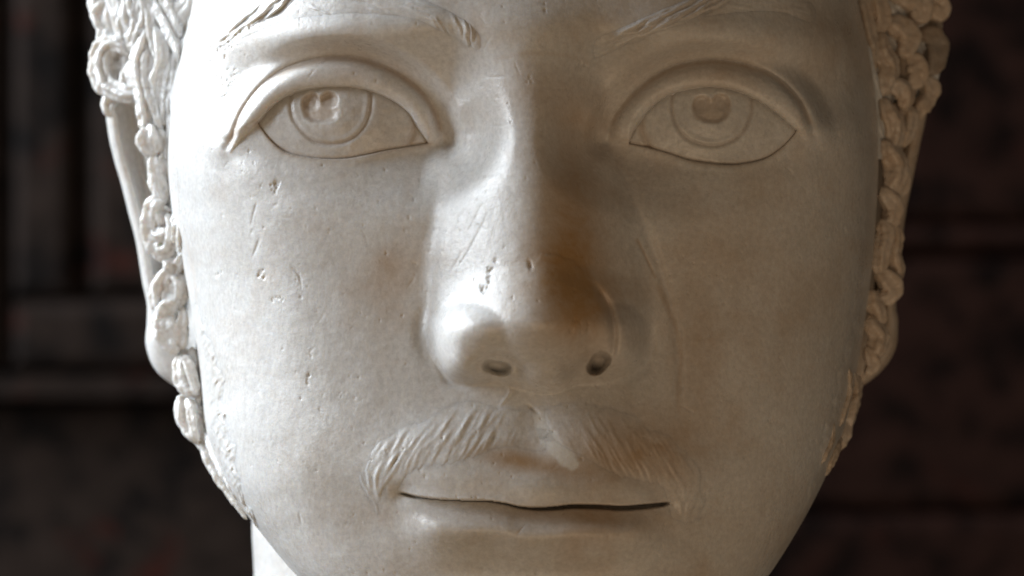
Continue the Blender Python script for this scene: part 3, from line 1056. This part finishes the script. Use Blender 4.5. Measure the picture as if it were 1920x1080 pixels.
H, K, Bd = "hair_lock", "hair_curl", "beard_lock"
LEFT = [
    # strands falling from above
    (H, [(214, -60, 12), (216, 0, 11), (224, 36, 9), (229, 72, 7), (228, 90, 4)], 3, 10),
    (H, [(228, -60, 14), (232, 0, 12), (235, 40, 12), (239, 72, 11), (236, 92, 6)], 3, 14),
    (H, [(256, -60, 15), (251, 0, 14), (256, 40, 13), (247, 74, 10), (241, 92, 4)], 3, 16),
    (H, [(278, -60, 13), (272, 0, 12), (272, 28, 11), (261, 55, 11), (250, 82, 10), (256, 104, 4)], 3, 18),
    (H, [(276, -40, 8), (275, 0, 8), (283, 36, 8), (286, 72, 8), (295, 104, 7), (303, 120, 4)], 2, 22),
    (H, [(284, -40, 9), (288, 0, 8), (302, 26, 8), (317, 57, 8), (331, 92, 6), (334, 120, 3)], 2, 18),
    (H, [(305, -40, 10), (312, 0, 9), (326, 30, 8), (338, 70, 5)], 2, 12),
    (H, [(275, 52, 4), (268, 86, 10), (260, 116, 12), (263, 150, 11), (269, 192, 10), (273, 232, 9), (277, 250, 6)], 3, 26),
    (H, [(282, 80, 4), (277, 110, 11), (276, 140, 12), (282, 172, 11), (293, 214, 8), (304, 248, 4)], 3, 20),
    (H, [(290, 44, 4), (301, 80, 9), (304, 104, 10), (297, 128, 9), (291, 150, 8), (293, 186, 4)], 2, 24),
    (H, [(318, 80, 4), (314, 120, 10), (308, 160, 10), (306, 200, 9), (308, 240, 6)], 3, 10),
    (H, [(330, 110, 3), (324, 150, 8), (317, 190, 8), (313, 240, 5)], 2, 8),
    # lumps on the outline
    (K, [(196, -30, 12), (186, -6, 13), (184, 10, 12), (198, 20, 8)], 2, 0),
    (K, [(206, 4, 10), (190, 16, 13), (183, 28, 12), (194, 46, 10), (210, 52, 6)], 2, 6),
    (K, [(214, 52, 8), (200, 60, 11), (196, 72, 10), (206, 84, 8)], 2, 2),
    # big curl above the ear
    (K, [(240, 104, 8), (226, 86, 11), (206, 82, 12), (190, 94, 13), (184, 116, 13), (187, 140, 13), (198, 160, 13), (216, 170, 12), (236, 176, 12), (252, 170, 11), (260, 152, 8)], 3, 24),
    (K, [(224, 92, 6), (208, 98, 8), (201, 114, 9), (203, 136, 8), (216, 156, 7), (230, 166, 4)], 2, 18),
    (K, [(236, 128, 4), (233, 142, 8), (236, 158, 8), (244, 172, 7), (248, 184, 4)], 2, 20),
    (K, [(250, 112, 5), (246, 130, 9), (252, 150, 9), (258, 166, 6)], 2, 18),
    (K, [(214, 176, 7), (204, 190, 11), (206, 206, 10), (214, 218, 5)], 2, 0),
    # knot in front of the ear and the lock below it
    (K, [(276, 236, 8), (281, 248, 16), (282, 262, 19), (287, 278, 15), (296, 292, 7)], 3, 26),
    (K, [(292, 246, 6), (300, 256, 10), (303, 274, 9), (298, 290, 6)], 2, 20),
    (H, [(292, 286, 6), (293, 306, 11), (296, 332, 13), (303, 356, 13), (310, 378, 8)], 3, 22),
    (H, [(308, 262, 4), (309, 300, 9), (312, 340, 9), (314, 380, 5)], 2, 12),
    # first curl
    (K, [(312, 372, 6), (299, 377, 11), (286, 390, 12), (282, 412, 12), (282, 436, 12), (289, 458, 13), (303, 472, 13), (316, 464, 11), (322, 444, 10), (321, 420, 9), (313, 400, 6)], 2, 26),
    (K, [(282, 434, 5), (292, 440, 9), (304, 438, 9), (314, 428, 5)], 2, 34),
    (K, [(294, 396, 4), (300, 410, 7), (300, 426, 4)], 2, 24),
    (H, [(324, 400, 3), (330, 428, 6), (333, 456, 7), (326, 484, 6), (318, 500, 4)], 2, 16),
    (H, [(333, 420, 3), (338, 450, 5), (339, 480, 6), (332, 502, 4)], 2, 8),
    (K, [(308, 486, 5), (315, 494, 11), (320, 504, 10), (324, 514, 5)], 2, 26),
    (K, [(340, 476, 4), (338, 494, 9), (332, 508, 9), (325, 518, 5)], 2, 16),
    # second curl
    (K, [(330, 516, 6), (318, 516, 11), (306, 528, 13), (298, 546, 13), (297, 566, 12), (300, 584, 8)], 2, 26),
    (K, [(322, 518, 6), (333, 526, 11), (338, 546, 11), (333, 566, 9), (322, 574, 6)], 2, 22),
    (K, [(316, 540, 4), (312, 552, 9), (318, 566, 8), (326, 570, 4)], 2, 26),
    # third curl, a full lobe
    (K, [(338, 562, 6), (326, 566, 11), (312, 576, 13), (305, 594, 14), (305, 616, 14), (312, 638, 13), (325, 654, 11), (336, 660, 6)], 2, 30),
    (K, [(326, 584, 8), (322, 602, 17), (324, 622, 17), (330, 640, 13), (338, 652, 6)], 2, 20),
    (K, [(340, 572, 4), (343, 594, 8), (342, 618, 9), (343, 640, 7), (342, 656, 4)], 2, 18),
    # fourth and the leaf-shaped fifth
    (K, [(338, 664, 5), (338, 684, 9), (341, 708, 11), (350, 730, 10), (362, 740, 7)], 2, 22),
    (K, [(344, 666, 5), (354, 684, 8), (360, 708, 8), (366, 728, 7), (366, 742, 4)], 2, 24),
    (K, [(338, 740, 5), (339, 764, 9), (344, 788, 10), (355, 808, 9), (366, 822, 7), (372, 832, 3)], 2, 18),
    (K, [(350, 744, 4), (358, 762, 7), (362, 786, 8), (366, 810, 6), (372, 828, 3)], 2, 22),
]


def build(items, groups, parent, smooth=2, gd=0.2, fat=1.36, mat=None):
    for name, idx, core in groups:
        tb = [tube(items[i][1], items[i][2] + 2, seg=28, zoff=items[i][3], fat=fat, gd=gd) for i in idx]
        for c in core:
            tb.append(tube(c[0], 5, zoff=c[1], gd=0.08))
        cluster(name, tb, parent, smooth=smooth, mat=mat)


build(LEFT, [
    (H, [0, 1], []), (H, [2, 3], []), (H, [4, 5], []), (H, [6, 11], []), (H, [7], []), (H, [8], []), (H, [9, 10], []),
    (K, [12, 13, 14], [([(206, -40, 26), (206, 20, 26), (214, 84, 22)], -30)]),
    (K, [15, 16, 17, 18, 19], [([(214, 96, 20), (220, 130, 26), (232, 170, 18)], -16)]),
    (K, [20, 21], [([(286, 240, 14), (290, 264, 18), (298, 292, 10)], 6)]),
    (H, [22, 23], [([(302, 290, 10), (306, 340, 12), (312, 380, 8)], 2)]),
    (K, [24, 25, 26], [([(304, 384, 14), (302, 425, 21), (308, 462, 14)], 2)]),
    (H, [27, 28], []), (K, [29, 30], []),
    (K, [31, 32, 33], [([(322, 524, 12), (318, 550, 17), (318, 578, 12)], 4)]),
    (K, [34, 35, 36], [([(326, 580, 14), (326, 612, 20), (332, 644, 14)], 4)]),
    (K, [37, 38], [([(338, 640, 10), (350, 690, 15), (354, 720, 15), (350, 760, 10)], 0), ([(360, 650, 8), (366, 700, 12), (372, 760, 10)], -2)]),
    (K, [39, 40], [([(346, 735, 10), (354, 776, 14), (364, 812, 10), (378, 846, 6)], 0), ([(366, 740, 8), (374, 790, 11), (388, 850, 7)], -3)]),
], bust)
# beard waves along the near jaw
rng = np.random.RandomState(5)
BEARD = [
    [(371, 752, 4), (374, 780, 7), (376, 808, 8), (390, 858, 8), (414, 904, 7), (440, 940, 6), (464, 976, 3)],
    [(381, 760, 4), (382, 786, 6), (388, 812, 7), (404, 860, 7), (430, 912, 5), (448, 940, 3)],
    [(404, 770, 3), (396, 784, 6), (392, 802, 6), (402, 834, 6), (420, 874, 6), (442, 916, 3)],
    [(424, 804, 3), (416, 822, 6), (413, 842, 6), (424, 868, 5), (440, 900, 3)],
    [(440, 842, 2), (433, 854, 5), (432, 868, 5), (442, 890, 3)],
    [(408, 736, 3), (402, 752, 6), (390, 762, 6), (384, 776, 3)],
    [(400, 716, 3), (394, 730, 5), (384, 742, 5), (376, 752, 3)],
    [(392, 694, 3), (386, 708, 5), (376, 720, 5), (368, 730, 3)],
    [(386, 666, 3), (380, 684, 5), (372, 696, 6), (364, 704, 3)],
    [(376, 640, 3), (372, 656, 5), (364, 668, 6), (356, 676, 3)],
    [(368, 612, 2), (366, 630, 5), (358, 644, 6), (350, 652, 3)],
    [(362, 585, 2), (360, 602, 5), (354, 618, 5), (346, 628, 3)],
    [(455, 930, 2), (462, 946, 5), (474, 966, 5), (484, 990, 3)],
    [(446, 900, 2), (452, 924, 5), (464, 950, 5), (478, 976, 2)],
]
for pts in BEARD:
    pass
for g, core in (((0, 1), [[(352, 700, 14), (362, 740, 17), (374, 790, 16), (392, 846, 12), (416, 896, 8)]]), ((12, 13), [])):
    cluster(Bd, [tube(BEARD[i], 2, zoff=-7.0, gd=0.12, fat=1.2) for i in g] + [tube(c, 5, zoff=-12, gd=0.1) for c in core], bust, 1.3, 3)

RIGHT = [
    (H, [(1624, -40, 10), (1616, 0, 10), (1622, 40, 10), (1634, 90, 9), (1640, 140, 5)], 3, 10),
    (H, [(1650, -40, 16), (1640, 0, 15), (1650, 34, 14), (1644, 64, 8)], 3, 16),
    (K, [(1668, -30, 16), (1690, -8, 18), (1716, 2, 18), (1722, 24, 16), (1708, 40, 10)], 2, 24),
    (K, [(1730, -30, 16), (1752, -6, 17), (1758, 18, 16), (1744, 36, 12)], 2, 8),
    (K, [(1662, 44, 8), (1684, 50, 14), (1702, 66, 15), (1700, 90, 13), (1686, 104, 8)], 2, 24),
    (K, [(1724, 60, 10), (1746, 66, 15), (1756, 88, 15), (1752, 116, 14), (1742, 140, 8)], 2, 8),
    (H, [(1650, 60, 8), (1652, 96, 13), (1664, 124, 14), (1660, 156, 12), (1652, 180, 5)], 3, 20),
    (K, [(1700, 100, 8), (1716, 118, 14), (1716, 144, 14), (1702, 164, 9)], 2, 20),
    (K, [(1664, 160, 8), (1684, 164, 13), (1696, 184, 12), (1690, 206, 7)], 2, 22),
    (K, [(1736, 144, 8), (1744, 164, 12), (1738, 186, 11), (1724, 206, 11), (1726, 224, 6)], 2, 4),
    (H, [(1654, 182, 6), (1662, 210, 12), (1676, 240, 13), (1674, 270, 10), (1664, 290, 5)], 3, 20),
    (H, [(1700, 196, 6), (1706, 222, 10), (1698, 250, 10), (1690, 276, 5)], 2, 14),
    (K, [(1656, 262, 6), (1668, 286, 13), (1680, 310, 14), (1676, 340, 13), (1662, 356, 7)], 2, 22),
    (K, [(1690, 300, 6), (1694, 326, 9), (1688, 352, 10), (1672, 366, 8), (1660, 376, 4)], 2, 16),
    (K, [(1654, 350, 6), (1664, 370, 12), (1676, 390, 12), (1670, 412, 11), (1656, 420, 6)], 2, 20),
    (H, [(1652, 412, 6), (1660, 436, 11), (1654, 466, 11), (1650, 496, 10), (1652, 520, 5)], 3, 18),
    (H, [(1672, 412, 5), (1680, 440, 9), (1674, 474, 10), (1680, 506, 10), (1676, 536, 6)], 2, 14),
    (K, [(1648, 500, 6), (1660, 520, 13), (1670, 538, 14), (1664, 556, 11), (1648, 560, 5)], 2, 18),
    (K, [(1634, 540, 6), (1636, 566, 10), (1648, 590, 9), (1654, 612, 5)], 2, 14),
    (K, [(1628, 590, 5), (1636, 612, 10), (1648, 632, 12), (1640, 656, 11), (1626, 668, 5)], 2, 14),
    (K, [(1622, 650, 5), (1632, 668, 9), (1636, 688, 9), (1622, 704, 5)], 2, 12),
    (Bd, [(1602, 700, 4), (1604, 726, 8), (1598, 756, 9), (1592, 786, 8), (1590, 804, 4)], 2, 4),
    (Bd, [(1592, 776, 4), (1588, 800, 7), (1578, 826, 8), (1570, 846, 4)], 2, 3),
    (Bd, [(1590, 690, 4), (1590, 730, 6), (1580, 770, 6), (1572, 800, 3)], 2, 2),
    (Bd, [(1576, 820, 4), (1564, 846, 7), (1554, 870, 6), (1548, 890, 3)], 2, 1),
    (Bd, [(1562, 790, 3), (1558, 820, 5), (1546, 850, 5), (1538, 870, 3)], 2, 1),
]
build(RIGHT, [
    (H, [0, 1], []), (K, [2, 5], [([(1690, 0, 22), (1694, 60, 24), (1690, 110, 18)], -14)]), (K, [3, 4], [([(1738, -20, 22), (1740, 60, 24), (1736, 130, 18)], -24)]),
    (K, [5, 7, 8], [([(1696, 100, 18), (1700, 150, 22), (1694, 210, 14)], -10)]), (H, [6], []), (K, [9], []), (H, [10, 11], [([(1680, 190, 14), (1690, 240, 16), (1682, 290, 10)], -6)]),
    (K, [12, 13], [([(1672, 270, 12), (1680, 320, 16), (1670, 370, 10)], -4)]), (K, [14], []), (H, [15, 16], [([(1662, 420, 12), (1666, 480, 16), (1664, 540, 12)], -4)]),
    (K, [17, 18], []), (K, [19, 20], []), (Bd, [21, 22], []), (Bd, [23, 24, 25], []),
], bust, 9, 0.14, 1.6, MARBLE_BROWN_DIM)


# ------------------------------------------------------------------ ears
def ear(rim, att, side, zb, mat):
    """side -1: photo left. rim/att: keys (y, x) of the outer rim and of the attachment to the head"""
    ys = np.linspace(rim[0][0], rim[-1][0], 150)
    xo, xa = spline(rim, ys), spline(att, ys)
    f = (ys - ys[0]) / (ys[-1] - ys[0])
    lobe = sm(0.70, 0.84, f)
    capt = np.sqrt(np.clip(1 - np.maximum(2 * f - 1, 0)**10, 0, 1))
    n = 110
    VX, VZ = np.zeros((len(ys), n)), np.zeros((len(ys), n))
    for i in range(len(ys)):
        a, b = xo[i], xa[i]
        w_ = b - a                       # signed: towards the head
        s = 1 if w_ > 0 else -1
        aw = abs(w_)
        r = min(13, aw * 0.2)
        ca = 22 * (1 - lobe[i]) * min(1, aw / 80)
        pts_ear = [(b + s * 10, -170), (a + s * aw * .55, -150), (a + s * r * 1.0, -110), (a, -70), (a + s * r * .6, -44), (a + s * r * 1.5, -40), (a + s * r * 2.3, -40 - ca * 1.1),
                   (a + s * (r * 2.3 + (aw - r * 2.3) * .30), -44 - ca * 1.6), (a + s * (r * 2.3 + (aw - r * 2.3) * .50), -34 + ca * 0.3),
                   (a + s * (r * 2.3 + (aw - r * 2.3) * .72), -44 - ca * 2.6), (b - s * 3, -20 - ca * 1.2), (b + s * 16, 30)]
        pts_lobe = [(b + s * 10, -170), (a + s * aw * .55, -150), (a + s * 10, -120), (a, -76), (a + s * 4, -52), (a + s * 10, -36), (a + s * 18, -26), (a + s * aw * .38, -18),
                    (a + s * aw * .55, -14), (a + s * aw * .75, -16), (b - s * 3, -10), (b + s * 16, 10)]
        m = np.array(pts_ear) * (1 - lobe[i]) + np.array(pts_lobe) * lobe[i]
        c = catmull(m, n)
        VX[i], VZ[i] = c[:, 0], c[:, 1] + zb
    YY = np.repeat(ys[:, None], n, 1)
    # close the top and bottom by shrinking to the attachment
    k = capt[:, None]
    VX = xa[:, None] + (VX - xa[:, None]) * np.maximum(k, 0.02)
    VZ = zb - 60 + (VZ - zb + 60) * np.maximum(k, 0.02)
    return link_mesh("ear", unproject(VX, YY, VZ), grid_quads(len(ys), n), mat, bust)


ear([(176, 200), (200, 198), (250, 203), (300, 214), (340, 226), (400, 241), (450, 254), (530, 267), (580, 276), (610, 275), (640, 272), (670, 276), (700, 286), (718, 302), (730, 322)],
    [(176, 300), (260, 306), (350, 318), (450, 335), (560, 352), (650, 352), (700, 348), (730, 340)], -1, -100, MARBLE)
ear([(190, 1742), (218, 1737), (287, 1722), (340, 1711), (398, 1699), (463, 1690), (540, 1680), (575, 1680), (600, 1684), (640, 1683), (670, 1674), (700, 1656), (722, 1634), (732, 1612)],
    [(190, 1660), (300, 1655), (400, 1650), (500, 1640), (600, 1626), (680, 1610), (732, 1600)], 1, -90, MARBLE_BROWN_DIM)
